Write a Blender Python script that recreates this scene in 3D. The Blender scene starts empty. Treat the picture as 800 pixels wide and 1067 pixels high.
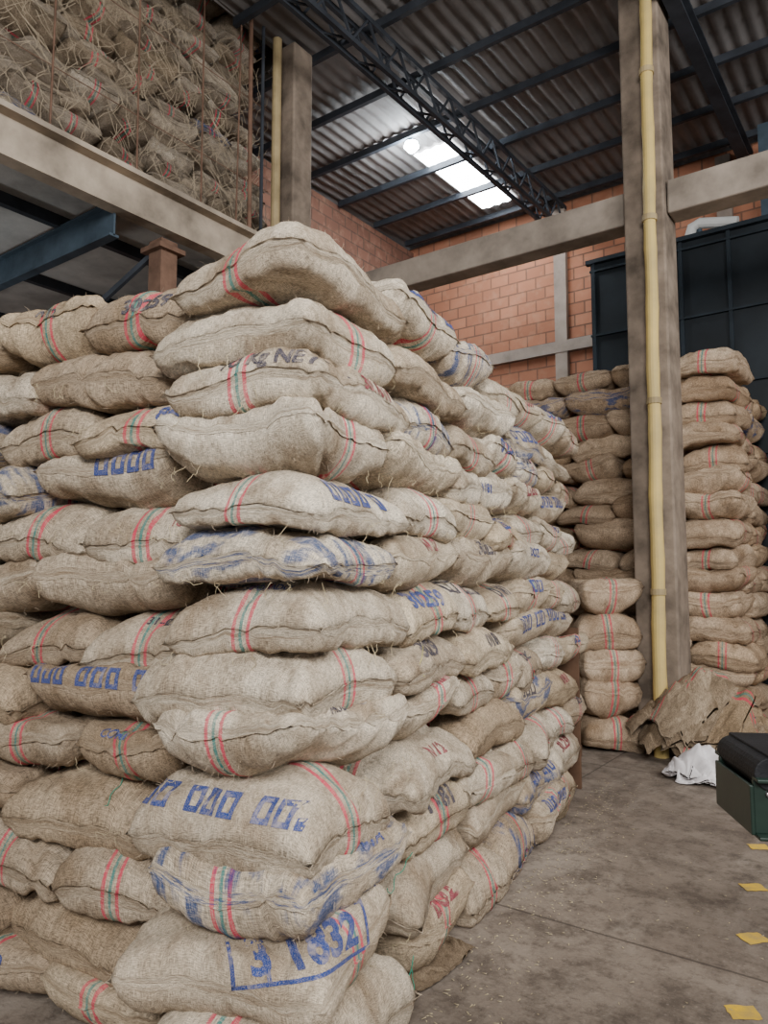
import bpy, bmesh, math, random
import numpy as np
from mathutils import Vector, Matrix
from mathutils.bvhtree import BVHTree
random.seed(7); rng=np.random.default_rng(11)
SC=bpy.context.scene

# ------------------------------------------------------------------ materials
def newmat(name):
    m=bpy.data.materials.new(name); m.use_nodes=True
    nt=m.node_tree; nt.nodes.clear()
    out=nt.nodes.new('ShaderNodeOutputMaterial'); b=nt.nodes.new('ShaderNodeBsdfPrincipled')
    nt.links.new(b.outputs[0],out.inputs[0])
    b.inputs['Specular IOR Level'].default_value=0.2
    return m,nt,b
class N:
    def __init__(s,nt): s.nt=nt
    def n(s,t,**k):
        x=s.nt.nodes.new(t)
        for a,v in k.items(): setattr(x,a,v)
        return x
    def set(s,sock,v):
        if hasattr(v,'is_output') or isinstance(v,bpy.types.NodeSocket): s.nt.links.new(v,sock)
        else: sock.default_value=v
    def math(s,op,a,b=0.0,clamp=False):
        x=s.n('ShaderNodeMath',operation=op); x.use_clamp=clamp
        s.set(x.inputs[0],a); s.set(x.inputs[1],b); return x.outputs[0]
    def mix(s,f,a,b,mode='MIX'):
        x=s.n('ShaderNodeMixRGB',blend_type=mode)
        s.set(x.inputs[0],f); s.set(x.inputs[1],a); s.set(x.inputs[2],b); return x.outputs[0]
    def noise(s,vec,scale,detail=3,rough=.5):
        x=s.n('ShaderNodeTexNoise'); x.inputs['Scale'].default_value=scale
        x.inputs['Detail'].default_value=detail; x.inputs['Roughness'].default_value=rough
        if vec is not None: s.nt.links.new(vec,x.inputs['Vector'])
        return x.outputs['Fac']
    def ramp(s,f,a,b,lo=0.0,hi=1.0):
        x=s.n('ShaderNodeMapRange'); s.set(x.inputs[0],f)
        for i,v in enumerate((a,b,lo,hi)): x.inputs[1+i].default_value=v
        return x.outputs[0]
    def scale(s,vec,v):
        x=s.n('ShaderNodeVectorMath',operation='MULTIPLY'); s.set(x.inputs[0],vec); x.inputs[1].default_value=v
        return x.outputs[0]
    def sep(s,v):
        x=s.n('ShaderNodeSeparateXYZ'); s.set(x.inputs[0],v); return x.outputs
    def bump(s,h,strength,dist,b):
        x=s.n('ShaderNodeBump'); x.inputs['Strength'].default_value=strength; x.inputs['Distance'].default_value=dist
        s.set(x.inputs['Height'],h); s.nt.links.new(x.outputs[0],b.inputs['Normal'])
def rgba(c): return (c[0],c[1],c[2],1)

def burlap(name,light,dark,stripes=True,ink=None,weave=1.0):
    m,nt,b=newmat(name); g=N(nt)
    at=g.n('ShaderNodeAttribute',attribute_name='rest').outputs['Vector']
    tn=g.n('ShaderNodeAttribute',attribute_name='tint').outputs['Vector']
    obj=g.n('ShaderNodeTexCoord').outputs['Object']
    u,v,w=g.sep(at); tr,tg,tb=g.sep(tn)
    col=g.mix(tr,rgba(dark),rgba(light))
    col=g.mix(g.ramp(tg,.65,1,0,.6),col,(light[0]*.78,light[1]*.69,light[2]*.56,1))
    off=g.n('ShaderNodeVectorMath',operation='ADD'); g.set(off.inputs[0],at); sc=g.scale(tn,(37.,23.,51.)); g.set(off.inputs[1],sc); ov=off.outputs[0]
    n1=g.noise(ov,3.2,4,.6)
    n5=g.noise(ov,9,5,.7)
    col=g.mix(g.ramp(n1,.42,.70,0,.8),col,rgba((dark[0]*.60,dark[1]*.55,dark[2]*.48)))
    col=g.mix(g.ramp(n5,.5,.70,0,.6),col,rgba((dark[0]*.48,dark[1]*.44,dark[2]*.40)))
    s1=g.noise(g.scale(ov,(45,420,30)),1,2); s2=g.noise(g.scale(ov,(420,45,30)),1,2)
    st=g.math('ADD',s1,s2)
    k=g.ramp(st,.75,1.3,.45,1.5)
    hs=g.n('ShaderNodeVectorMath',operation='SCALE'); g.set(hs.inputs[0],col); g.set(hs.inputs['Scale'],k); col=hs.outputs[0]
    wu=g.math('SINE',g.math('MULTIPLY',u,1250.)); wv=g.math('SINE',g.math('MULTIPLY',v,1250.))
    wv2=g.math('MULTIPLY',wu,wv)
    wm=g.ramp(wv2,-1,1,.72,1.18)
    hs=g.n('ShaderNodeVectorMath',operation='SCALE'); g.set(hs.inputs[0],col); g.set(hs.inputs['Scale'],wm); col=hs.outputs[0]
    brk=g.ramp(st,.8,1.25,1.0,.6)
    if stripes:
        fade=g.ramp(g.noise(ov,6,3,.6),.35,.65,1.0,.7)
        av=g.math('ABSOLUTE',g.math('ADD',v,g.math('MULTIPLY',g.math('SUBTRACT',n1,.5),.012)))
        red=g.math('LESS_THAN',g.math('ABSOLUTE',g.math('SUBTRACT',av,.034)),.0085)
        gr=g.math('LESS_THAN',av,.007)
        col=g.mix(g.math('MULTIPLY',g.math('MULTIPLY',red,brk),fade),col,(.66,.04,.10,1))
        col=g.mix(g.math('MULTIPLY',g.math('MULTIPLY',gr,brk),fade),col,(.03,.22,.20,1))
        sm=g.noise(g.scale(ov,(3.,9.,4.)),1.4,3,.6)
        f=g.math('MULTIPLY',g.ramp(sm,.5,.6,0,1),g.math('GREATER_THAN',tb,.88))
        col=g.mix(g.math('MULTIPLY',g.math('MULTIPLY',f,brk),.9),col,(.018,.065,.20,1))
    if ink:
        f=g.noise(obj,13.,4,.7); f=g.ramp(f,.34,.48,.6,1.0)
        f2=g.ramp(g.noise(obj,330.,2),.33,.55,.65,1.)
        col=g.mix(g.math('MULTIPLY',f,f2),rgba(((light[0]+dark[0])/2,(light[1]+dark[1])/2,(light[2]+dark[2])/2)),rgba(ink))
    g.set(b.inputs['Base Color'],col); b.inputs['Roughness'].default_value=.95; b.inputs['Specular IOR Level'].default_value=.08
    h=g.math('ADD',g.math('MULTIPLY',wv2,.35),g.math('ADD',st,g.math('MULTIPLY',g.noise(ov,16,3,.6),3.2)))
    g.bump(h,.7*weave,.006,b)
    return m
def simple(name,c,rough=.7,metal=0,var=.25,scale=4,c2=None,bump=.2,bscale=40,spec=.2,bd=.01):
    m,nt,b=newmat(name); g=N(nt); o=g.n('ShaderNodeTexCoord').outputs['Object']
    n1=g.noise(o,scale,5,.6)
    c2=c2 or tuple(x*(1-var*1.6) for x in c)
    col=g.mix(g.ramp(n1,.35,.68),rgba(c),rgba(c2))
    g.set(b.inputs['Base Color'],col); b.inputs['Roughness'].default_value=rough; b.inputs['Metallic'].default_value=metal
    b.inputs['Specular IOR Level'].default_value=spec
    if bump: g.bump(g.noise(o,bscale,4,.6),bump,bd,b)
    return m
def emis(name,c,s):
    m,nt,b=newmat(name); b.inputs['Base Color'].default_value=rgba(c)
    b.inputs['Emission Color'].default_value=rgba(c); b.inputs['Emission Strength'].default_value=s
    return m
M_SACK=burlap('burlap_near',(.83,.725,.575),(.43,.325,.225))
M_SACKB=burlap('burlap_back',(.68,.52,.37),(.40,.275,.175))
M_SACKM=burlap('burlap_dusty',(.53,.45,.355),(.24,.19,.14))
M_SACKE=burlap('burlap_empty',(.52,.405,.285),(.26,.19,.125))
M_INKB=burlap('ink_blue',(.62,.52,.40),(.5,.4,.3),False,(.010,.036,.17))
M_INKK=burlap('ink_black',(.62,.52,.40),(.5,.4,.3),False,(.025,.025,.045))
M_INKR=burlap('ink_maroon',(.62,.52,.40),(.5,.4,.3),False,(.18,.02,.04))
M_CONC=simple('concrete_column_mat',(.28,.22,.17),.9,var=.42,scale=2.5,bump=.5,bscale=14)
M_CONC2=simple('concrete_edge_mat',(.46,.38,.295),.9,var=.4,scale=1.6,bump=.4,bscale=10)
M_CONCB=simple('concrete_beam_mat',(.36,.30,.245),.9,var=.35,scale=1.6,bump=.4,bscale=10)
M_CONC3=simple('concrete_trim_mat',(.36,.29,.24),.9,var=.3,scale=1.6,bump=.4,bscale=10)
M_UNDER=simple('concrete_soffit_mat',(.52,.50,.47),.9,var=.4,scale=1.0)
M_STEEL=simple('dark_painted_steel',(.04,.045,.055),.55,var=.3,scale=3,bump=.1)
M_STEELB=simple('blue_steel',(.06,.085,.11),.55,var=.3,scale=3,bump=.1)
M_STEELN=simple('navy_rib',(.020,.028,.036),.55,var=.3,scale=3,bump=.1)
M_RUST=simple('rusty_steel',(.19,.11,.075),.8,var=.3,scale=5)
M_YEL=simple('yellow_pole_mat',(.60,.44,.15),.6,c2=(.44,.33,.14),scale=3.0,bump=.15)
M_YELP=simple('yellow_pipe_dull',(.42,.32,.17),.6,scale=3.0)
M_WOOD=simple('board_wood',(.11,.06,.035),.7,scale=5)
M_GREEN=simple('green_machine_paint',(.010,.024,.017),.4,scale=6,spec=.4,bump=.05)
M_RUB=simple('black_rubber',(.014,.014,.016),.6,scale=6,bump=.3,bscale=90)
M_METAL=simple('bolt_steel',(.3,.3,.3),.4,metal=.9)
M_WHITE=simple('white_woven_plastic',(.74,.70,.70),.7,var=.15,scale=6,bump=.3,bscale=60)
M_PVC=simple('white_pipe',(.6,.6,.58),.4,var=.1)
M_PANEL=simple('navy_panel',(.013,.018,.023),.5,var=.35,scale=1.5,bump=.15,bscale=6,spec=.3)
M_YPAINT=simple('yellow_floor_paint',(.75,.47,.03),.7,c2=(.45,.31,.10),scale=14)
M_STRAW=simple('straw',(.52,.43,.27),.9)
M_CORD=simple('dusty_cord',(.42,.34,.24),.9)
M_TWINE=simple('green_twine',(.03,.28,.18),.8)
M_TWINEY=simple('yellow_twine',(.55,.5,.15),.8)
M_SKY=emis('skylight_sheet',(.88,.95,1.0),30.0)
M_LAMP=emis('lamp_glow',(.75,.9,1.0),400.0)

# ------------------------------------------------------------------ mesh building helpers
class MB:
    def __init__(s): s.v=[];s.f=[];s.m=[];s.mats=[]
    def mi(s,mat):
        if mat not in s.mats: s.mats.append(mat)
        return s.mats.index(mat)
    def add(s,vs,fs,mat):
        o=len(s.v); s.v+= [tuple(v) for v in vs]; k=s.mi(mat)
        for f in fs: s.f.append(tuple(i+o for i in f)); s.m.append(k)
    def box(s,c,sz,mat,R=None,taper=0):
        hx,hy,hz=sz[0]/2,sz[1]/2,sz[2]/2
        vs=[Vector((x*hx,y*hy,z*hz)) for z in(-1,1) for y in(-1,1) for x in(-1,1)]
        if R is not None: vs=[R@v for v in vs]
        vs=[v+Vector(c) for v in vs]
        s.add(vs,[(0,2,3,1),(4,5,7,6),(0,1,5,4),(2,6,7,3),(0,4,6,2),(1,3,7,5)],mat)
    def beam(s,a,b,w,h,mat):
        a=Vector(a);b=Vector(b);d=b-a;L=d.length;d.normalize()
        up=Vector((0,0,1)) if abs(d.z)<.95 else Vector((0,1,0))
        x=d.cross(up).normalized(); z=x.cross(d)
        R=Matrix((x,d,z)).transposed()
        s.box((a+b)/2,(w,L,h),mat,R)
    def tube(s,pts,r,mat,seg=10,caps=True):
        pts=[Vector(p) for p in pts]; n=len(pts); rs=r if isinstance(r,(list,tuple)) else [r]*n
        vs=[];fs=[]
        prev=None
        for i,p in enumerate(pts):
            d=(pts[min(i+1,n-1)]-pts[max(i-1,0)]).normalized()
            if prev is None:
                up=Vector((0,0,1)) if abs(d.z)<.9 else Vector((0,1,0)); x=d.cross(up).normalized()
            else: x=(prev-d*prev.dot(d)).normalized()
            prev=x; y=d.cross(x)
            for k in range(seg):
                a=2*math.pi*k/seg; vs.append(p+(x*math.cos(a)+y*math.sin(a))*rs[i])
        for i in range(n-1):
            for k in range(seg):
                fs.append((i*seg+k,i*seg+(k+1)%seg,(i+1)*seg+(k+1)%seg,(i+1)*seg+k))
        if caps: fs.append(tuple(range(seg))[::-1]); fs.append(tuple((n-1)*seg+k for k in range(seg)))
        s.add(vs,fs,mat)
    def obj(s,name,parent=None,bevel=0,smooth=False):
        me=bpy.data.meshes.new(name); me.from_pydata(s.v,[],s.f)
        for m in s.mats: me.materials.append(m)
        me.polygons.foreach_set('material_index',s.m)
        if smooth: me.polygons.foreach_set('use_smooth',[True]*len(me.polygons))
        me.update()
        o=bpy.data.objects.new(name,me); SC.collection.objects.link(o)
        if parent: o.parent=parent
        if bevel:
            b=o.modifiers.new('bevel','BEVEL'); b.width=bevel; b.segments=2; b.limit_method='ANGLE'
        return o

# ------------------------------------------------------------------ cloth simulated sack shapes
def lownoise(X,Y,amp=1,n=5,f=(3,12)):
    r=np.zeros_like(X)
    for _ in range(n):
        a=rng.uniform(0,2*np.pi); k=rng.uniform(*f); r+=np.sin((X*np.cos(a)+Y*np.sin(a))*k+rng.uniform(0,6.3))
    return amp*r/n
def sim_sack(NU=44,NV=32,Lu=.98,Lv=.75,h=.115,fill=1.0,steps=170,iters=6,gather=.95,bumpy=.12,norm=True,full=True):
    u=np.linspace(-.5,.5,NU+1)*Lu; v=np.linspace(-.5,.5,NV+1)*Lv
    U,V=np.meshgrid(u,v,indexing='ij')
    S=np.zeros((2,NU+1,NV+1,3)); 
    sh=.87 if full else 1
    S[:,:,:,0]=U*sh; S[:,:,:,1]=V*(sh-.02)
    a=np.clip(1-(2*np.abs(U)/Lu)**3.5,0,1)**.5; b=np.clip(1-(2*np.abs(V)/Lv)**3.5,0,1)**.5
    prof=a*b
    hz=h*.95 if full else .02
    S[0,:,:,2]=hz*prof; S[1,:,:,2]=-hz*prof
    S[...,2]+=rng.normal(0,.002,S.shape[:3])
    rest=np.stack([U,V],-1)
    du=Lu/NU; dv=Lv/NV; dd=math.hypot(du,dv)
    hup=h*(1+lownoise(U,V,bumpy*1.6,4,(3,9))); hdn=-h*(1+lownoise(U,V,bumpy*1.6,4,(3,9)))
    pf=1+lownoise(U,V,.7,4,(4,12))
    def seam():
        for sl in ((0,slice(None)),(NU,slice(None)),(slice(None),0),(slice(None),NV)):
            mid=(S[0][sl]+S[1][sl])*.5; S[0][sl]=mid; S[1][sl]=mid
    def con(A,B,L,k,kc):
        d=B-A; l=np.sqrt((d*d).sum(-1,keepdims=True))+1e-9
        e=(l-L)/l; e=np.where(e>0,e*k,e*kc)
        c=d*(.5*e); A+=c; B-=c
    def pairs():
        for o in (0,1):
            n=(NU+1-o)//2
            yield S[:,o:o+2*n:2][:, :n], S[:,o+1:o+1+2*n:2][:, :n],'u',o
            n=(NV+1-o)//2
            yield S[:,:,o:o+2*n:2][:,:,:n], S[:,:,o+1:o+1+2*n:2][:,:,:n],'v',o
    Lu_arr=np.full((1,1,NV+1,1),du); Lu_arr[:,:,[0,1,NV-1,NV]]*=gather
    Lv_arr=np.full((1,NU+1,1,1),dv); Lv_arr[:,[0,1,NU-1,NU]]*=gather
    Vt=.102*fill*(h/.115)*(Lu*Lv/(.96*.72))
    P=S.copy()
    for st in range(steps):
        gx=np.gradient(S,axis=1); gy=np.gradient(S,axis=2); nr=np.cross(gx,gy)
        nr[1]*=-1
        vol=(nr[0,:,:,2]*S[0,:,:,2]).sum()+(nr[1,:,:,2]*S[1,:,:,2]).sum()
        nl=nr/(np.sqrt((nr*nr).sum(-1,keepdims=True))+1e-9)
        p=.0035*np.clip((Vt-vol)/(.05*Vt),-.4,1)
        vel=(S-P)*.85; P=S.copy()
        S+=vel+nl*(p*pf[None,:,:,None]); S[...,2]-=.00015
        for it in range(iters):
            for A,B,k,o in pairs():
                con(A,B,Lu_arr if k=='u' else Lv_arr,.95,.7)
            con(S[:,:-1,:-1],S[:,1:,1:],dd,.2,.08); con(S[:,1:,:-1],S[:,:-1,1:],dd,.2,.08)
            con(S[:,:-2],S[:,2:],2*du,.03,.03); con(S[:,:,:-2],S[:,:,2:],2*dv,.03,.03)
            seam()
        z=S[...,2]; np.minimum(z,hup[None],out=z); np.maximum(z,hdn[None],out=z)
    S[...,2]-=.5*(S[...,2].max()+S[...,2].min()); S[...,:2]-=S[...,:2].reshape(-1,2).mean(0)
    if norm:
        mid=S[:,:,NV//2-3:NV//2+4]; 
        ex=np.ptp(mid[...,0]); mid=S[:,NU//2-4:NU//2+5]; ey=np.ptp(mid[...,1])
        S[...,0]*=.85/ex; S[...,1]*=.615/ey
        bz=np.concatenate([S[0,0,:,2],S[0,-1,:,2],S[0,:,0,2],S[0,:,-1,2]]).mean()
        z=S[...,2]-bz; hm=np.abs(z).max(); zz=np.sign(z)*hm*(np.abs(z)/hm)**.78
        fx=np.abs(S[...,0])/.425; fy=np.abs(S[...,1])/.307
        c=np.clip(fx**4*fy**4,0,1.6)
        ph=rng.uniform(0,6.3,9)
        pe=np.exp(-np.clip(1-fx,0,1)*6)*(.6*np.sin(S[...,1]*46+ph[0])+.5*np.sin(S[...,1]*83+ph[1]))+np.exp(-np.clip(1-fy,0,1)*5)*(.6*np.sin(S[...,0]*41+ph[2])+.5*np.sin(S[...,0]*77+ph[3]))
        zz=zz*(1+.11*pe)
        for q_ in range(6):
            a=rng.uniform(0,3.14); d=S[...,0]*np.cos(a)+S[...,1]*np.sin(a)-rng.uniform(-.28,.28)
            t=-S[...,0]*np.sin(a)+S[...,1]*np.cos(a); 
            zz-=np.sign(zz)*.017*np.exp(-(d/.020)**2)*np.clip(.5+.5*np.sin(t*9+ph[3+q_]),0,1)
        S[...,2]=zz; S[...,2]-=.5*(S[...,2].max()+S[...,2].min())
        S[...,0]*=1-.04*c; S[...,1]*=1-.045*c
    return S,rest
VAR=[sim_sack(fill=f,h=hh,Lv=lv) for f,hh,lv in ((.97,.115,.75),(.9,.112,.76),(1.02,.118,.74),(.84,.112,.77),(.94,.116,.75),(1.0,.114,.74),(.88,.117,.76),(.8,.114,.76),(.92,.113,.75),(.86,.116,.76))]
FLAT=[sim_sack(fill=.25,h=.035,steps=60,bumpy=.5,gather=.9,norm=False,full=False) for _ in range(3)]

def topo(NU,NV):
    idx=np.zeros((2,NU+1,NV+1),int); idx[0]=np.arange((NU+1)*(NV+1)).reshape(NU+1,NV+1)
    idx[1]=idx[0]; n=(NU+1)*(NV+1); inner=(NU-1)*(NV-1)
    idx[1,1:-1,1:-1]=n+np.arange(inner).reshape(NU-1,NV-1)
    q=[]
    a=idx[0]; q.append(np.stack([a[:-1,:-1],a[1:,:-1],a[1:,1:],a[:-1,1:]],-1).reshape(-1,4))
    a=idx[1]; q.append(np.stack([a[:-1,:-1],a[:-1,1:],a[1:,1:],a[1:,:-1]],-1).reshape(-1,4))
    ring=np.concatenate([idx[0][:-1,0],idx[0][-1,:-1],idx[0][:0:-1,-1],idx[0][0,:0:-1]])
    m=len(ring); fl=n+inner+np.arange(m)
    q.append(np.stack([ring,np.roll(ring,-1),np.roll(fl,-1),fl],-1))
    return idx,np.concatenate(q),ring
_tc={}
def sackgeo(var,lod=1):
    S,rest=var
    S=S[:,::lod,::lod]; rest=rest[::lod,::lod]
    NU,NV=S.shape[1]-1,S.shape[2]-1
    if (NU,NV) not in _tc: _tc[(NU,NV)]=topo(NU,NV)
    idx,q,ring=_tc[(NU,NV)]
    top=S[0].reshape(-1,3); bot=S[1,1:-1,1:-1].reshape(-1,3)
    V=np.concatenate([top,bot])
    R=np.concatenate([np.c_[rest.reshape(-1,2),np.zeros(len(top))],np.c_[rest[1:-1,1:-1].reshape(-1,2),np.ones(len(bot))]])
    cen=V[ring]
    rr=R[ring]; Lu=np.abs(R[:,0]).max(); Lv=np.abs(R[:,1]).max()
    d=np.zeros_like(cen); d[:,0]=np.where(np.abs(rr[:,0])>Lu*.999,np.sign(rr[:,0]),0); d[:,1]=np.where(np.abs(rr[:,1])>Lv*.999,np.sign(rr[:,1]),0)
    d/=np.linalg.norm(d,axis=1,keepdims=True)+1e-9
    wl=np.where(np.abs(rr[:,0])>Lu*.999,.008,.002)[:,None]
    fl=cen+d*wl*(1+.3*np.sin(np.arange(len(ring))*1.9))[:,None]; fl[:,2]+=.002*np.sin(np.arange(len(ring))*1.3)
    V=np.concatenate([V,fl]); R=np.concatenate([R,np.c_[rr[:,:2]*1.02,rr[:,2]]])
    return V,q,R
def rotm(yaw=0,pitch=0,roll=0):
    return np.array(Matrix.Rotation(yaw,3,'Z')@Matrix.Rotation(pitch,3,'Y')@Matrix.Rotation(roll,3,'X'))
class SackPile:
    def __init__(s,field=None): s.V=[];s.Q=[];s.R=[];s.T=[];s.n=0;s.recs=[];s.field=field
    def raw(s,V,q,R,t):
        s.V.append(V); s.Q.append(q+s.n); s.R.append(R); s.T.append(np.tile(t,(len(V),1))); s.n+=len(V)
    def sack(s,c,yaw,lod=1,var=None,scale=(1,1,1),pitch=0,roll=0,tint=None,hair=0,deform=None,keep=None):
        i=rng.integers(len(VAR)) if var is None else var
        vv=VAR[i] if not isinstance(i,tuple) else i
        V,q,R=sackgeo(vv,lod)
        fx,fy=rng.choice([-1,1],2)
        flip=np.array([fx,fy,fx*fy])
        V=V*flip*np.array(scale)
        V=V.copy(); a,b_,c_=rng.normal(0,.05,3); V[:,2]+=a*V[:,0]**2+b_*V[:,1]**2+c_*V[:,0]*V[:,1]
        # settled: the middle sinks a little more than the ends
        ph=rng.uniform(0,6.3,4)
        lump=.010*np.sin(V[:,0]*11+ph[0])*np.sin(V[:,1]*13+ph[1])+.006*np.sin(V[:,0]*23+ph[2]+V[:,1]*9)
        V[:,2]+=lump; V[:,1]+=.013*np.sin(V[:,0]*9+ph[3]); V[:,0]+=.013*np.sin(V[:,1]*10+ph[0])
        V[:,0]+=.05*rng.normal()*V[:,1]
        V=V@rotm(yaw,pitch,roll).T
        if deform is not None: V=deform(V)
        V=V+np.array(c)
        if s.field is not None: V=s.field(V)
        t=np.array(tint if tint is not None else (np.clip(rng.normal(.62,.25),0,1),rng.random(),rng.random()))
        s.raw(V,q,R,t)
        if keep: s.recs.append((keep,V,q,V.mean(0)))
        if hair:
            ii=rng.integers(0,len(V),hair); P=V[ii]; cen=V.mean(0); d=P-cen; d[:,2]*=2.5; d/=np.linalg.norm(d,axis=1,keepdims=True)
            d=d*.6+rng.normal(0,.7,d.shape); d/=np.linalg.norm(d,axis=1,keepdims=True)
            L=rng.uniform(.008,.03,(hair,1)); sd=np.cross(d,rng.normal(0,1,d.shape)); sd/=np.linalg.norm(sd,axis=1,keepdims=True)
            w=.00055; m=P+d*L*.55+sd*L*.1; e=P+d*L+sd*L*.35
            HV=np.stack([P-sd*w,P+sd*w,m+sd*w,m-sd*w,e+sd*w*.5,e-sd*w*.5],1).reshape(-1,3)
            b=np.arange(hair)[:,None]*6; Q=np.concatenate([b+np.array([0,1,2,3]),b+np.array([3,2,4,5])])
            s.raw(HV,Q,np.tile([.3,.3,0],(len(HV),1)),np.array([1.0,.5,.1]))
    def obj(s,name,mat,parent=None):
        V=np.concatenate(s.V);Q=np.concatenate(s.Q);R=np.concatenate(s.R);T=np.concatenate(s.T)
        me=bpy.data.meshes.new(name); me.vertices.add(len(V)); me.vertices.foreach_set('co',V.astype(np.float32).ravel())
        me.loops.add(Q.size); me.loops.foreach_set('vertex_index',Q.astype(np.int32).ravel())
        me.polygons.add(len(Q)); me.polygons.foreach_set('loop_start',np.arange(0,Q.size,4,dtype=np.int32))
        me.update(calc_edges=True)
        me.polygons.foreach_set('use_smooth',np.ones(len(Q),bool))
        for nm,A in(('rest',R),('tint',T)):
            a=me.attributes.new(nm,'FLOAT_VECTOR','POINT'); a.data.foreach_set('vector',A.astype(np.float32).ravel())
        me.materials.append(mat)
        o=bpy.data.objects.new(name,me); SC.collection.objects.link(o)
        if parent: o.parent=parent
        return o

# ------------------------------------------------------------------ main sack stack (near)
YAW=math.radians(9.7)
stack=bpy.data.objects.new('stacked_burlap_sacks',None); SC.collection.objects.link(stack)
stack.location=(-1.68,1.87,0); stack.rotation_euler=(0,0,YAW)
def field(V):
    V=V.copy(); x,y,z=V[:,0],V[:,1],V[:,2]; g=np.clip(z/1.2,0,1)
    dz=.018*np.sin(x*3.1+z*.9+1)*np.sin(y*3.7+z*1.3+.5)+.010*np.sin(x*6.3+2*z)*np.cos(y*5.9-z)
    V[:,2]=np.maximum(z+dz*g,.004)
    V[:,0]+=.012*np.sin(z*4.1+y*2.2); V[:,1]+=.010*np.sin(z*3.3+x*2.7+1)
    return V
sp=SackPile(field); NR=13; J=math.radians
bot=[3.015-.2145*i for i in range(7)]
bot+= [bot[6]-.237*(i+1) for i in range(6)]+[0.0]
def jit(a): return rng.normal(0,a)
for i in range(1,14):
    zt,zb=bot[i-1],bot[i]; z=(zt+zb)/2; hh=(zt-zb)/.2155; odd=i%2==1; t=max(0,(i-7)/6)
    k=13-i
    zl=(13-i+.5)*.2275; hl=.2275/.2155
    dx,dy=.07*t,-.22*t
    br=np.clip(.95-.055*abs(k-8),.2,1)
    smud=.95 if i in (6,11) else .2
    tint=(float(np.clip(br+jit(.12),0,1)),rng.random()*.85,smud)
    cz=.02 if i==1 else 0
    if odd: sp.sack((-.305+dx+jit(.008),.42+dy+jit(.012),z+cz),J(90)+jit(.03),scale=(.98,1.03,1.08*hh),tint=tint,hair=900,keep=(i,'c'),roll=jit(.02),pitch=.03*t+jit(.015))
    else: sp.sack((-.355+dx+jit(.008),.345+dy+jit(.012),z),jit(.025)+(.07 if i==12 else 0),scale=(.87+.06*t,1.08,1.08*hh),tint=tint,hair=900,keep=(i,'c'),roll=jit(.015)+.03*t+(.06 if i==12 else 0),pitch=jit(.015))
    y=.84 if odd else .70; j=0
    while y<3.9:
        w=(.60 if odd else .84)+rng.uniform(-.02,.03)
        lod=1 if y<2.6 else 2
        tt=max(0,(6-k)/6)*.08
        tint=(float(np.clip(rng.normal(br-.15,.30),0,1)),rng.random(),rng.random()*.97)
        zz=z+jit(.005)+(.09 if (i==1 and j==0) else 0)
        if odd: sp.sack((-.43+tt+jit(.018),y+w/2,zz),jit(.04),lod,scale=(1.0,w/.605,1.08*hh),tint=tint,hair=350 if lod==1 else 0,keep=(i,'r%d'%j),roll=jit(.025),pitch=jit(.02)+.02)
        else: sp.sack((-.33+tt+jit(.015),y+w/2,zz),J(90)+jit(.04),lod,scale=(w/.84,1.05,1.08*hh),tint=tint,hair=350 if lod==1 else 0,keep=(i,'r%d'%j),roll=jit(.025),pitch=jit(.02))
        y+=w; j+=1
    x=-.62 if odd else -.74; j=0
    while x>-3.4:
        w=(.60 if odd else .84)+rng.uniform(-.02,.03)
        lod=1 if x>-1.8 else 2
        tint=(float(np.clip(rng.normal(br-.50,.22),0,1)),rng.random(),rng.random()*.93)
        tt=max(0,(6-k)/6)*.14
        if odd: sp.sack((x-w/2+.02,.56-tt+jit(.025),zl),J(90)+jit(.06),lod,scale=(1.0,w/.605,1.08*hl),tint=tint,hair=350 if lod==1 else 0,keep=(i,'l%d'%j),pitch=jit(.02)+.02,roll=jit(.04))
        else: sp.sack((x-w/2+.02,.46-tt+jit(.015),zl),jit(.05),lod,scale=(w/.84,1.06,1.08*hl),tint=tint,hair=350 if lod==1 else 0,keep=(i,'l%d'%j),roll=jit(.03),pitch=jit(.03))
        x-=w; j+=1
for ix in range(4):
    for iy in range(4):
        sp.sack((-1.25-ix*.62,1.35+iy*.80,2.72),J(90)+jit(.05),2,tint=(.4,rng.random(),.2))
for k in range(13):
    for ix in range(4):
        sp.sack((-1.15-ix*.62,3.75,(k+.5)*.2195),J(90)+jit(.05),4,scale=(1,1,1.05),tint=(.5,rng.random(),.2))
body=sp.obj('sacks',M_SACK,stack)

def textmesh(txt,size,off=.012):
    cu=bpy.data.curves.new('t','FONT'); cu.body=txt; cu.size=size; cu.offset=off*size*1.9; cu.resolution_u=3
    cu.align_x='CENTER'; cu.align_y='CENTER'
    o=bpy.data.objects.new('t',cu); SC.collection.objects.link(o)
    dg=bpy.context.evaluated_depsgraph_get(); me=bpy.data.meshes.new_from_object(o.evaluated_get(dg))
    bpy.data.objects.remove(o)
    bm=bmesh.new(); bm.from_mesh(me); bpy.data.meshes.remove(me)
    bmesh.ops.triangulate(bm,faces=bm.faces[:])
    for _ in range(4):
        es=[e for e in bm.edges if e.calc_length()>.016]
        if not es: break
        bmesh.ops.subdivide_edges(bm,edges=es,cuts=1); bmesh.ops.triangulate(bm,faces=[f for f in bm.faces if len(f.verts)>3])
    bm.verts.index_update()
    vs=[(v.co.x,v.co.y) for v in bm.verts]; fs=[tuple(v.index for v in f.verts) for f in bm.faces]
    bm.free(); return vs,fs
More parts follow.
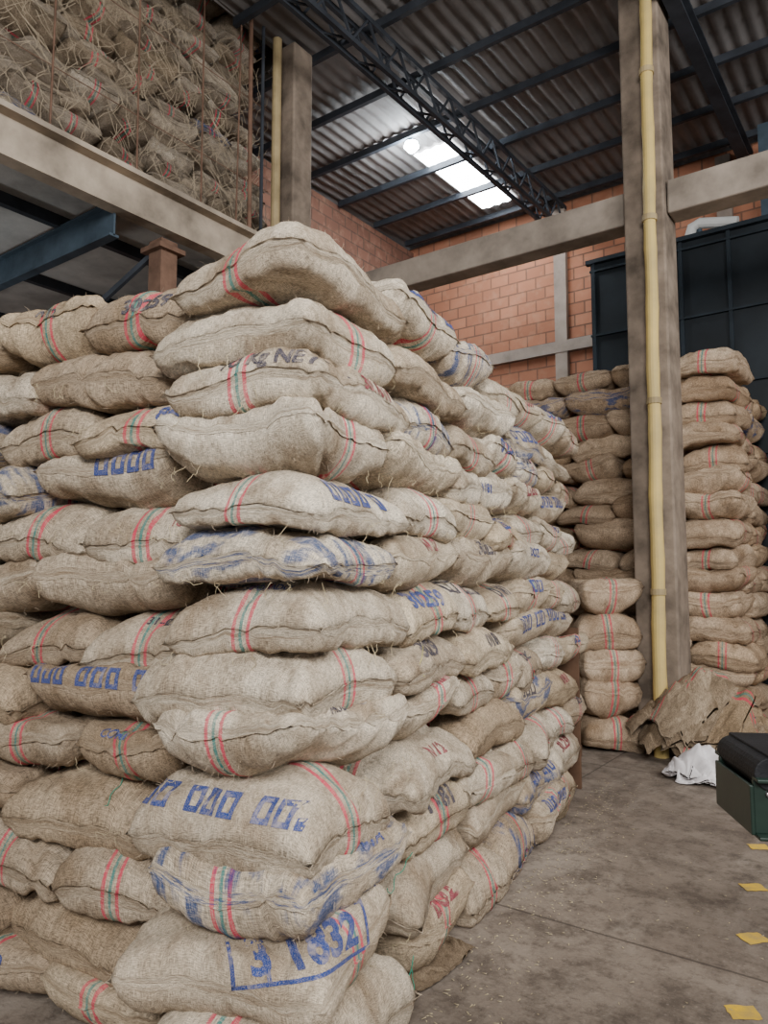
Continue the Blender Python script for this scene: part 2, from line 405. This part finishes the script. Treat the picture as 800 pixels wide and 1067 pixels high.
def strips(rects):
    vs=[];fs=[]
    for x0,y0,x1,y1 in rects:
        n=max(1,int(max(x1-x0,y1-y0)/.012)); o=len(vs); hor=(x1-x0)>(y1-y0)
        for i in range(n+1):
            a=i/n
            if hor: vs.extend([(x0+(x1-x0)*a,y0),(x0+(x1-x0)*a,y1)])
            else: vs.extend([(x0,y0+(y1-y0)*a),(x1,y0+(y1-y0)*a)])
        for i in range(n): fs.append((o+2*i,o+2*i+1,o+2*i+3,o+2*i+2))
    return vs,fs
def framemesh(w,h,t,div=None):
    r=[(-w/2,-h/2,w/2,-h/2+t),(-w/2,h/2-t,w/2,h/2),(-w/2,-h/2,-w/2+t,h/2),(w/2-t,-h/2,w/2,h/2)]
    if div is not None: r.append((div,-h/2,div+t,h/2))
    return strips(r)
def squares(n,groups,s,t):
    r=[];x=0; t*=1.25
    for gi in range(n):
        r+=[(x,-s/2,x+s*.75,-s/2+t),(x,s/2-t,x+s*.75,s/2),(x,-s/2,x+t,s/2),(x+s*.75-t,-s/2,x+s*.75,s/2)]
        x+=s*.95+(s*.7 if (gi+1)%groups==0 else 0)
    return strips([(a-x/2,b,c-x/2,d) for a,b,c,d in r])
recs={r[0]:r for r in sp.recs}
decals={}
def decal(key,face,geom,mat,off=(0,0),rot=0,tiltup=.25):
    if key not in recs: return
    _,V,q,c=recs[key]
    bvh=BVHTree.FromPolygons([tuple(v) for v in V],[tuple(int(a) for a in f) for f in q])
    mb=decals.setdefault(mat.name,(MB(),mat))[0]
    if face=='L': n=Vector((0,-1,tiltup)).normalized(); r=Vector((1,0,0))
    elif face=='C': n=Vector((.7,-.7,tiltup)).normalized(); r=Vector((.7,.7,0)).normalized()
    else: n=Vector((1,0,tiltup)).normalized(); r=Vector((0,1,0))
    up=n.cross(r) if n.cross(r).z>0 else r.cross(n)
    vs,fs=geom; P=[];ok=[]
    ca,sa=math.cos(rot),math.sin(rot); C=Vector(c)
    for (x,y) in vs:
        x,y=x*ca-y*sa+off[0],x*sa+y*ca+off[1]
        o=C+r*x+up*y+n*.9
        hit,nn,_i,dist=bvh.ray_cast(o,-n)
        if hit is None: P.append(o);ok.append(False)
        else:
            P.append(hit+n*.0032);ok.append(True)
    F=[]
    for f in fs:
        if all(ok[i] for i in f):
            pr=[P[i] for i in f]
            if max((pr[a]-pr[a-1]).length for a in range(len(pr)))<.05: F.append(f)
    mb.add(P,F,mat)
D=decal
D((12,'c'),'C',textmesh('3 1832',.14,.02),M_INKB,(.10,.0),.08,.35); D((12,'c'),'C',framemesh(.50,.155,.012,-.15),M_INKB,(.10,.0),.08,.35)
D((12,'c'),'C',textmesh('P31. N 1',.09,.02),M_INKB,(.28,.125),0.15,.5)
D((12,'c'),'L',textmesh('FOR',.06),M_INKK,(.12,.08),.3)
D((1,'l0'),'L',textmesh('30259',.10,.02),M_INKK,(.02,-.05),.05); D((1,'l0'),'L',textmesh('1181',.06,.02),M_INKK,(.24,-.06))
D((3,'c'),'L',textmesh('TO Kg NET',.085,.02),M_INKK,(.10,-.02))
D((3,'c'),'R',textmesh('30.1811',.085),M_INKR,(.1,-.03)); D((1,'r0'),'R',textmesh('CAFE',.10,.015),M_INKR,(.0,.04))
D((1,'r0'),'R',textmesh('30.181',.06,.01),M_INKK,(.05,-.05))
D((5,'c'),'R',squares(5,4,.09,.016),M_INKB,(.0,-.02)); D((9,'c'),'R',textmesh('PRODUCTO',.045),M_INKK,(-.05,.04)); 
D((10,'c'),'L',squares(9,3,.085,.015),M_INKB,(.02,.03)); D((7,'c'),'L',textmesh('EXPORTADOR',.035),M_INKB,(.05,.06))
D((11,'c'),'R',textmesh('01A',.08),M_INKB,(.1,.02))
D((4,'l0'),'L',squares(4,4,.10,.018),M_INKB,(.20,-.03)); D((8,'l0'),'L',squares(7,3,.085,.015),M_INKB,(.0,-.02))
D((3,'l0'),'L',textmesh('860',.10,.02),M_INKB,(.17,-.03)); D((9,'l0'),'L',textmesh('CO MI',.05),M_INKB,(-.08,-.03))
D((7,'l0'),'L',textmesh('31-0259',.05),M_INKK,(.05,.03)); D((5,'l0'),'L',textmesh('181',.06),M_INKR,(.17,-.03))
words=['31832','0181','30.259','N 12','1181','0 259','CO 18','DOZ']
def rw(a,b):
    if rng.random()<.4: return squares(int(rng.integers(3,7)),3,rng.uniform(a,b)*.9,.014)
    return textmesh(words[rng.integers(len(words))],rng.uniform(a,b),.02)
for (i,cn) in list(recs.keys()):
    if cn[0]=='r' and rng.random()<.65:
        D((i,cn),'R',rw(.07,.13),[M_INKB,M_INKB,M_INKK,M_INKR][rng.integers(4)],(jit(.05),-.02+jit(.02)),jit(.06))
    if cn[0]=='l' and cn not in('l0',) and rng.random()<.45:
        D((i,cn),'L',rw(.05,.09),[M_INKB,M_INKK][rng.integers(2)],(jit(.05),-.02+jit(.02)),jit(.06))
for nm,(mb,mat) in decals.items(): mb.obj('print_'+nm,stack)
tw=MB()
def twine(p,mat,n=9,s=.02,r=.0012):
    pts=[Vector(p)]; d=Vector((rng.normal(),rng.normal(),-.5)).normalized()
    for _ in range(n):
        d=(d+Vector(rng.normal(0,.6,3))+Vector((0,0,-.25))).normalized(); pts.append(pts[-1]+d*s)
    tw.tube(pts,r,mat,5)
for p,m_,n,s in (((.05,.75,.19),M_TWINE,16,.025),((.04,.78,.2),M_TWINE,14,.025),((-.72,.25,.42),M_TWINE,14,.02),((-.85,.2,.72),M_TWINE,12,.02),((-.98,.2,1.0),M_TWINE,12,.02),
                 ((.06,.84,1.45),M_TWINEY,16,.02),((.06,.86,1.32),M_TWINEY,14,.02),((.05,.75,.62),M_TWINE,12,.02)):
    twine(p,m_,n,s,.0018)
for _ in range(220):
    zt=bot[rng.integers(2,13)]
    if rng.random()<.5: twine((.04,rng.uniform(0,2.5),zt),M_STRAW,int(rng.integers(5,14)),.012,.001)
    elif rng.random()<.5: twine((rng.uniform(-.6,0),-.02,zt),M_STRAW,int(rng.integers(5,14)),.012,.001)
    else: twine((rng.uniform(-2,-.7),.08,zt),M_STRAW,int(rng.integers(5,14)),.012,.001)
tw.obj('twine_ends',stack)

# ------------------------------------------------------------------ back stack
def fieldb(V):
    V=V.copy(); x,y,z=V[:,0],V[:,1],V[:,2]; g=np.clip(z/1.0,0,1)
    V[:,2]=np.maximum(z+g*(.025*np.sin(x*2.7+z*.8)*np.cos(y*2.1+z)+.012*np.sin(x*6+z*2)),.004)
    V[:,1]+=.03*np.sin(z*2.9+x*2); V[:,0]+=.02*np.sin(z*3.7+y*2)
    return V
bs=SackPile(fieldb); HB=.262
for k in range(16):
    odd=k%2; z=(k+.5)*HB
    x=-1.5+jit(.03)
    while x>-5.2:
        w=(.66 if odd else .92)+jit(.02)
        if odd: bs.sack((x-w/2,8.35+.45+jit(.03),z+jit(.008)),J(90)+jit(.05),2,scale=(1.02,w/.61,1.28),roll=jit(.04),pitch=jit(.03))
        else: bs.sack((x-w/2,8.35+.34+jit(.03),z+jit(.008)),jit(.05),2,scale=(w/.84,1.1,1.28),pitch=jit(.04),roll=jit(.03))
        x-=w
    y=8.35+(.92 if odd else .68)
    while y<10.0 and k<15:
        w=(.92 if odd else .66)
        if odd: bs.sack((-1.5-.34+jit(.03),y+w/2,z),J(90)+jit(.05),2,scale=(w/.84,1.1,1.28))
        else: bs.sack((-1.5-.45+jit(.03),y+w/2,z),jit(.05),2,scale=(1.02,w/.61,1.28))
        y+=w
for k in range(15):
    odd=k%2; z=(k+.5)*HB; x=-1.02
    while x<2.5:
        w=.66 if odd else .92
        if odd: bs.sack((x+w/2,9.4+.45+jit(.03),z),J(90)+jit(.05),2,scale=(1.02,w/.61,1.28),roll=jit(.04))
        else: bs.sack((x+w/2,9.4+.34+jit(.03),z),jit(.05),2,scale=(w/.84,1.1,1.28),pitch=jit(.04))
        x+=w
bs.obj('stacked_burlap_sacks.001',M_SACKB)
tp=SackPile(); z=0
for k in range(5):
    hh=.345; tp.sack((-2.76+jit(.03),7.70+jit(.02),z+hh/2),math.radians(36+90)+jit(.12),2,scale=(.78,1.02,1.58),tint=(.3+.7*rng.random(),rng.random(),.3),roll=jit(.06)); z+=hh-.005
tp.obj('tied_sack_pile',M_SACKB)

# ------------------------------------------------------------------ empty sack heap + white bag
def drape_pile(name,mat,c,rx,ry,h,n,crump,seed,sc=1.0,whole=1.0,sharp=1.3):
    r=np.random.default_rng(seed); p=SackPile()
    for k in range(n):
        rad=r.uniform(0,.6)*whole; a=r.uniform(0,6.3)
        ox,oy=rad*rx*math.cos(a)*1.2,rad*ry*math.sin(a)
        lay=k*h*.45/n
        ph=r.uniform(0,6.3,6)
        def df(V,ox=ox,oy=oy,lay=lay,ph=ph):
            V=V.copy(); X=V[:,0]+ox; Y=V[:,1]+oy
            q=(X/rx)**2+(Y/ry)**2
            dome=h*.62*np.exp(-sharp*q)*(1+.25*np.sin(X*5+ph[5]))
            cr=crump*(np.sin(X*14+ph[0]+2*np.sin(Y*9+ph[1]))*.6+np.sin(Y*19+ph[2]+2*np.sin(X*13+ph[3]))*.5+.4*np.sin((X+Y)*33+ph[4]))
            f=1/np.sqrt(1+.45*q)
            Z=np.maximum(.008+ (V[:,2]+.04)*.5, dome+lay*np.exp(-.7*q)+V[:,2]*.9+cr*(.45+np.exp(-.5*q)))
            X=X+cr*.8; 
            return np.stack([X*f,Y*f,Z],-1)
        p.sack(c,r.uniform(0,6.3),1,var=FLAT[k%3],scale=(sc,sc,1.2),tint=(r.uniform(.0,1),r.random(),r.random()*.94),deform=df)
    return p.obj(name,mat)
drape_pile('empty_sack_heap',M_SACKE,(-1.72,7.54,0),.92,.42,.74,20,.028,5,.8)
drape_pile('white_cloth_bag',M_WHITE,(-1.62,6.90,0),.46,.22,.26,4,.03,9,.66)

# ------------------------------------------------------------------ room shell
m,nt,b=newmat('floor_concrete'); g=N(nt); o=g.n('ShaderNodeTexCoord').outputs['Object']
n1=g.noise(o,.8,8,.7); n2=g.noise(o,4,7,.75); n3=g.noise(o,60,3,.6); n4=g.noise(g.scale(o,(1,.35,1)),2.2,6,.7); n6=g.noise(o,16,6,.8)
col=g.mix(g.ramp(n1,.38,.62),(.15,.118,.094,1),(.25,.205,.165,1))
col=g.mix(g.ramp(n2,.45,.62,0,.8),col,(.09,.07,.055,1)); col=g.mix(g.ramp(n4,.52,.68,0,.6),col,(.34,.29,.24,1))
col=g.mix(g.ramp(n6,.52,.7,0,.55),col,(.08,.062,.05,1))
col=g.mix(g.ramp(n3,.6,.75,0,.45),col,(.38,.33,.28,1))
x,y,z=g.sep(o)
def joint(c,per):
    mm=g.math('ABSOLUTE',g.math('SUBTRACT',g.math('FRACT',g.math('DIVIDE',c,per)),.5)); return g.math('LESS_THAN',mm,.008/per)
jj=g.math('MAXIMUM',joint(g.math('ADD',x,.9),3.2),joint(g.math('ADD',y,1.1),3.2))
col=g.mix(g.math('MULTIPLY',jj,.7),col,(.05,.04,.033,1))
g.set(b.inputs['Base Color'],col); g.set(b.inputs['Roughness'],g.ramp(n2,.3,.7,.5,.85)); g.bump(g.math('ADD',n2,g.math('MULTIPLY',n3,.5)),.45,.014,b)
M_FLOOR=m
f=MB(); f.box((-3,4,-.1),(20,20,.2),M_FLOOR); f.obj('floor')
def brick(name,rotx,c1,c2,mort):
    m,nt,b=newmat(name); g=N(nt); o=g.n('ShaderNodeTexCoord').outputs['Object']; x,y,z=g.sep(o)
    cb=g.n('ShaderNodeCombineXYZ'); g.set(cb.inputs[0],y if rotx else x); g.set(cb.inputs[1],z)
    bt=g.n('ShaderNodeTexBrick'); g.set(bt.inputs['Vector'],cb.outputs[0]); bt.inputs['Scale'].default_value=1
    bt.inputs['Brick Width'].default_value=.36; bt.inputs['Row Height'].default_value=.21; bt.inputs['Mortar Size'].default_value=.014
    bt.inputs['Color1'].default_value=rgba(c1); bt.inputs['Color2'].default_value=rgba(c2); bt.inputs['Mortar'].default_value=rgba(mort)
    col=g.mix(g.ramp(g.noise(o,1.3,5,.6),.4,.7,0,.5),bt.outputs['Color'],rgba(tuple(v*.6 for v in c1)))
    col=g.mix(g.ramp(g.noise(o,6,5,.6),.5,.7,0,.2),col,(.48,.30,.20,1))
    g.set(b.inputs['Base Color'],col); b.inputs['Roughness'].default_value=.9
    g.bump(g.math('SUBTRACT',1.0,bt.outputs['Fac']),.5,.01,b); return m
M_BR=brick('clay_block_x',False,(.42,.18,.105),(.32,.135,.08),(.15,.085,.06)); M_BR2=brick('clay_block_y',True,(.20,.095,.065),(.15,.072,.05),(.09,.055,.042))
ZR=lambda y:8.09+.03*y
w=MB(); w.box((-2.5,12.2,4.2),(11.3,.2,8.4),M_BR); w.obj('wall_back')
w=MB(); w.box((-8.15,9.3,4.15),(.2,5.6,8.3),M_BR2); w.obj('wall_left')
w=MB(); w.box((-10.0,6.42,4.7),(3.5,.2,9.4),M_BR); w.obj('wall_partition')
M_DK=simple('dark_wall',(.10,.085,.07),.9)
w=MB(); w.box((-11.95,1.3,4.7),(.2,10.2,9.4),M_DK); w.obj('wall_mezzanine')
t=MB()
for x in (-4.9,-2.2,.6): t.box((x,12.06,4.15),(.22,.12,8.3),M_CONC3)
t.box((-2.5,12.05,5.75),(11,.12,.2),M_CONC3); t.obj('trim_1')
M_ROOF=simple('roof_sheet',(.21,.195,.19),.8,var=.3,scale=1.3,bump=.1,c2=(.13,.12,.115))
c=MB()
def sheet(x0,x1,ys,zf):
    xs=np.arange(x0,x1,.045); V=[];F=[]
    for a in range(len(ys)-1):
        for yy,dz in((ys[a]-.05,.012),(ys[a+1],-.004)):
            for x in xs: V.append((x,yy,zf(yy)+dz+.022*math.sin(x*2*math.pi/.18)))
        n=len(xs); o0=a*2*n
        for i in range(n-1): F.append((o0+i,o0+i+1,o0+n+i+1,o0+n+i))
    c.add(V,F,M_ROOF)
XB=-6.15
sheet(XB,5.6,[-4+1.31*i for i in range(9)],ZR)
sheet(-8.3,5.6,[6.48,7.85,9.2,10.6,12.3],ZR)
sheet(-12.1,XB+.05,[-4+1.32*i for i in range(9)],lambda y:9.45)
c.obj('ceiling',smooth=True)
w=MB(); w.box((XB,1.2,8.85),(.06,10.4,1.2),M_DK); w.box((-7.2,6.50,8.85),(2.1,.06,1.15),M_DK); w.obj('wall_clerestory')
sk=MB()
for y0 in (9.22,9.98,10.74):
    xs2=np.arange(-6.12,-5.46,.03); vs=[];fs=[]
    for yy in (y0,y0+.74):
        for x in xs2: vs.append((x,yy,ZR(yy)-.035+.012*math.sin(x*2*math.pi/.18)))
    n=len(xs2)
    for i in range(n-1): fs.append((i,n+i,n+i+1,i+1))
    sk.add(vs,fs,M_SKY)
sk.obj('window_1')
p=MB()
for i in range(16):
    y=-3.85+i*1.04
    p.beam((-8.0 if y>6.4 else XB,y,ZR(y)-.09),(5.4,y,ZR(y)-.09),.06,.10,M_STEEL)
p.obj('roof_purlins')
def truss(name,x,w=.16,d=.5):
    t=MB()
    for s in(-w/2,w/2):
        for dz in(-.19,-.19-d): t.beam((x+s,-3.9,ZR(-3.9)+dz),(x+s,12.08,ZR(12.08)+dz),.05,.06,M_STEEL)
        y=-3.9; up=True
        while y<11.9:
            y2=y+.3; za=ZR(y)-.19-(0 if up else d); zb=ZR(y2)-.19-(d if up else 0)
            t.beam((x+s,y,za),(x+s,y2,zb),.025,.025,M_STEEL); y=y2; up=not up
    y=-3.9
    while y<12: t.beam((x-w/2,y,ZR(y)-.19-d),(x+w/2,y+.3,ZR(y+.3)-.19-d),.02,.02,M_STEEL); y+=.6
    return t.obj(name)
truss('roof_truss',-4.90,.20,.42)
ib=MB()
for dz,ww,hh in((-.22,.16,.03),(-.34,.03,.24),(-.46,.16,.03)): ib.beam((-1.85,-3.9,ZR(-3.9)+dz),(-1.85,12.08,ZR(12.08)+dz),ww,hh,M_STEEL)
ib.obj('steel_girder')
c=MB(); c.box((-2.19,7.9,4.05),(.42,.45,8.1),M_CONC); c.obj('concrete_column',bevel=.02)
c=MB(); c.box((-5.97,6.32,4.1),(.33,.33,8.2),M_CONC); c.obj('concrete_column.001',bevel=.02)
c=MB(); c.box((-5.22,7.9,5.72),(5.64,.30,.36),M_CONCB); c.box((1.23,7.9,5.72),(6.4,.30,.36),M_CONCB); c.obj('concrete_beam',bevel=.02)
pts=[];rs=[]
for i in range(51):
    z=i*.16; pts.append((-2.15+.004*math.sin(i*.7)+.01*z,7.56-.0*z,z)); rs.append(.066-.001*z+(.005 if i%4==0 else 0))
y=MB(); y.tube(pts,rs,M_YEL,16); 
for i in (10,22,34,44): y.tube([(pts[i][0],pts[i][1],pts[i][2]-.03),(pts[i][0],pts[i][1],pts[i][2]+.03)],.075,M_YELP,16)
y.obj('yellow_pole',smooth=False)
n=MB(); n.box((-.4,11.0,3.2),(6.8,1.0,6.4),M_PANEL)
for x in np.arange(-3.75,3.1,.62): n.box((x,10.48,3.2),(.05,.05,6.4),M_STEELN)
for z in np.arange(.4,6.5,.98): n.box((-.4,10.47,z),(6.8,.05,.03),M_STEELN)
n.box((-.4,10.46,6.42),(6.9,.1,.06),M_STEELN)
n.obj('storage_container')
q=MB(); q.tube([(-2.42,10.7,6.40),(-2.42,10.7,6.56),(-2.39,10.7,6.66),(-2.29,10.7,6.70),(-1.8,10.7,6.58)],.075,M_PVC,12); q.tube([(-2.30,10.72,6.41),(-2.30,10.72,6.62)],.04,M_STEELB,8); q.obj('white_pipe')
q=MB(); q.box((-1.5,11.2,7.26),(.14,.14,1.70),M_STEELB); q.obj('steel_post')
l=MB(); l.tube([(-5.83,8.72,8.33),(-5.83,8.72,8.24)],.02,M_STEEL,8); l.tube([(-5.83,8.72,8.24),(-5.83,8.72,8.21),(-5.83,8.72,8.18)],[.03,.06,.09],M_STEELB,14); l.tube([(-5.83,8.72,8.18),(-5.83,8.72,8.12),(-5.83,8.72,8.05)],[.09,.11,.05],M_LAMP,14); l.obj('hanging_lamp')

# ------------------------------------------------------------------ mezzanine
z=MB(); MZ=-.12
z.box((-6.05,1.2,5.52+MZ),(.16,9.8,.34),M_CONC2); z.box((-6.0,1.2,5.71+MZ),(.3,9.8,.05),M_CONC2)
z.box((-8.95,1.2,5.62+MZ),(5.7,9.8,.12),M_UNDER)
for yy in (-2,.2,2.1,4.0,5.9): 
    z.box((-8.95,yy,5.13+MZ),(5.7,.10,.025),M_STEELB); z.box((-8.95,yy,5.28+MZ),(5.7,.02,.3),M_STEELB); z.box((-8.95,yy,5.44+MZ),(5.7,.12,.025),M_STEELB)
for xx in (-7.0,-8.6,-10.3): z.box((xx,1.2,5.5+MZ),(.08,9.8,.12),M_STEEL)
z.beam((-7.6,4.05,4.0),(-6.3,4.6,5.1),.05,.05,M_STEEL)
z.box((-6.2,4.64,2.6),(.2,.2,5.2),M_RUST); z.box((-6.2,4.64,5.1),(.32,.32,.05),M_RUST)
z.box((-6.2,.4,2.6),(.2,.2,5.2),M_RUST)
z.obj('mezzanine')
ms=SackPile()
for k in range(18):
    zz=5.62+(k+.5)*.19; yy=-.6+jit(.2)
    while yy<5.75:
        side=rng.random()<.4; w=(.72 if side else .52)+jit(.03)
        ms.sack((-6.66-.1*rng.random()-.008*k+(0 if not side else .08),yy+w/2,zz+jit(.025)),(J(90) if side else 0)+jit(.18),2,scale=((w/.84 if side else 1),(1 if side else w/.58),.98),roll=jit(.12),pitch=jit(.10),tint=(float(np.clip(rng.normal(.5,.38),0,1)),rng.random(),rng.random()*.9))
        yy+=w
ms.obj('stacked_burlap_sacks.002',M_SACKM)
rb=MB()
for yy in (-.3,1.1,2.3,3.3,4.2,5.0,5.5): rb.tube([(-6.06,yy,5.6),(-6.06+jit(.01),yy+jit(.03),8.1)],.010,M_RUST,6)
for zz in (6.3,7.3): rb.tube([(-6.06,-.5,zz),(-6.06,6.0,zz)],.005,M_RUST,5)
for q_ in range(1100):
    y0=rng.uniform(-.6,5.9); z0=rng.uniform(5.62,7.7); d=rng.uniform(-.12,.12); pts=[]; yy=y0
    for j in range(int(rng.integers(3,6))):
        pts.append((-6.10+jit(.015),min(6.0,max(-.6,yy)),z0+j*.09)); yy+=d+jit(.03)
    rb.tube(pts,.0026,M_CORD,4,False)
rb.obj('wire_fence')
ps=MB()
ps.tube([(-5.92,5.98,0.02),(-5.92,5.98,8.15)],.055,M_YELP,12); ps.tube([(-5.95,5.78,5.62),(-5.95,5.78,8.2)],.02,M_STEEL,8); ps.tube([(-5.97,5.62,5.62),(-5.97,5.6,8.2)],.025,M_RUST,8)
ps.obj('standpipes')

# ------------------------------------------------------------------ board at end of near stack
bd=MB(); bd.box((-.36,4.24,.66),(.76,.03,1.32),M_WOOD); bd.box((-.36,4.27,.3),(.76,.04,.09),M_WOOD); bd.box((-.36,4.27,1.1),(.76,.04,.09),M_WOOD)
o=bd.obj('wooden_board',bevel=.004); o.location=stack.location; o.rotation_euler=stack.rotation_euler

# ------------------------------------------------------------------ belt conveyor (only its end enters the frame)
cv=MB(); hw=.15
for sy in(-hw,hw):
    e=.02 if sy>0 else -.02
    cv.box((.95,sy,-.12),(1.9,.02,.16),M_GREEN); cv.box((.95,sy+e,-.035),(1.9,.05,.012),M_GREEN); cv.box((.95,sy+e,-.205),(1.9,.05,.012),M_GREEN)
    for x in(.04,.10,.17,.30): 
        yy=sy+e*.7; zz_=-.08 if x!=.10 else -.14
        cv.tube([(x,yy-.008,zz_),(x,yy+.008,zz_)],.009,M_METAL,6)
    cv.tube([(.09,sy+e*.1-.02,-.12),(.09,sy+e*.1+.02,-.12)],.032,M_RUB,16)
cv.tube([(.05,-hw-.02,-.02),(.05,hw+.02,-.02)],.05,M_RUB,20)
cv.box((.97,0,.02),(1.85,2*hw+.06,.035),M_RUB); cv.box((.98,0,-.13),(1.85,2*hw-.04,.01),M_RUB)
cv.box((-.005,0,-.13),(.012,2*hw+.02,.15),M_GREEN)
for sy in(-hw+.02,hw-.02):
    for x in(.75,1.8): cv.box((x,sy,-.68),(.05,.05,.96),M_GREEN)
for x in(.75,1.8): cv.box((x,0,-.7),(.04,2*hw-.06,.04),M_GREEN)
cv.box((1.27,-hw+.02,-.7),(1.05,.04,.04),M_GREEN)
co=cv.obj('belt_conveyor',bevel=.004); co.location=(-.535,2.70,1.165); co.rotation_euler=(0,0,math.radians(30))

fp=MB()
for (x,y) in((-.62,2.75),(-.674,3.39),(-.755,4.09),(-.865,4.74),(-.95,5.45),(-1.04,6.15)):
    R=Matrix.Rotation(math.radians(36+6*jit(1)),3,'Z'); per=[]
    for (ax,ay,bx,by) in((-1,-1,1,-1),(1,-1,1,1),(1,1,-1,1),(-1,1,-1,-1)):
        for q_ in range(5):
            s_=q_/5; per.append(((ax+(bx-ax)*s_)*.06+jit(.003),(ay+(by-ay)*s_)*.05+jit(.003)))
    vs=[R@Vector((a,b_,0))+Vector((x,y,.003)) for a,b_ in per]
    fp.add(vs,[tuple(range(len(vs)))],M_YPAINT)
fp.obj('floor_marking')
db=MB()
for _ in range(900):
    s=rng.uniform(0,4.6); d=abs(rng.normal(0,.2))+.02
    if rng.random()<.65: lx,ly=.08+d,s
    else: lx,ly=-3*rng.random(),-.25-d
    if rng.random()<.25: x,y=rng.uniform(-2.2,1),rng.uniform(2.5,7.2)
    else:
        x=-1.68+lx*math.cos(YAW)-ly*math.sin(YAW); y=1.87+lx*math.sin(YAW)+ly*math.cos(YAW)
    a=rng.uniform(0,3.14); L=rng.uniform(.003,.013); wd=rng.uniform(.001,.003)
    cx,sx=math.cos(a),math.sin(a)
    db.add([(x-cx*L-sx*wd,y-sx*L+cx*wd,.004),(x+cx*L-sx*wd,y+sx*L+cx*wd,.006),(x+cx*L+sx*wd,y+sx*L-cx*wd,.004),(x-cx*L+sx*wd,y-sx*L-cx*wd,.006)],[(0,1,2,3)],M_STRAW)
db.obj('straw_debris')
drape_pile('trampled_sack',M_SACKE,(-1.98,2.95,0),.5,.4,.05,1,.008,3,.6,.2)

# ------------------------------------------------------------------ light
W=bpy.data.worlds.new('World'); SC.world=W; W.use_nodes=True
bg=W.node_tree.nodes['Background']; bg.inputs[0].default_value=(.88,.94,1.0,1); bg.inputs[1].default_value=.50
def area(name,loc,tgt,sx,sy,pw,col):
    l=bpy.data.lights.new(name,'AREA'); l.shape='RECTANGLE'; l.size=sx; l.size_y=sy; l.energy=pw; l.color=col
    o=bpy.data.objects.new(name,l); SC.collection.objects.link(o); o.location=loc
    o.rotation_euler=(Vector(tgt)-Vector(loc)).to_track_quat('-Z','Y').to_euler()
area('doorway_daylight',(2.4,-3.6,5.4),(-2.2,3.5,1.4),3.0,2.2,980,(1,.99,.975))
area('side_daylight',(5.0,3.5,5.8),(-2.2,5,2.0),3,3,680,(1,.99,.975))
def point(name,loc,e,r,c=(1,1,1)):
    pl=bpy.data.lights.new(name,'POINT'); pl.energy=e; pl.shadow_soft_size=r; pl.color=c; po=bpy.data.objects.new(name,pl); po.location=loc; SC.collection.objects.link(po)
point('lamp_light',(-5.83,8.72,7.8),60,.15)
point('mezzanine_fill',(-8.8,2.4,3.6),80,.2,(.9,.96,1))  # added fill light without a fixture, brightens the mezzanine underside

cam=bpy.data.cameras.new('camera'); cam.sensor_fit='VERTICAL'; cam.sensor_height=36; cam.sensor_width=27; cam.lens=25.98; cam.clip_start=.05
co=bpy.data.objects.new('camera',cam); SC.collection.objects.link(co); co.location=(0,0,1.75); co.rotation_euler=(math.radians(95),0,math.radians(36))
SC.camera=co
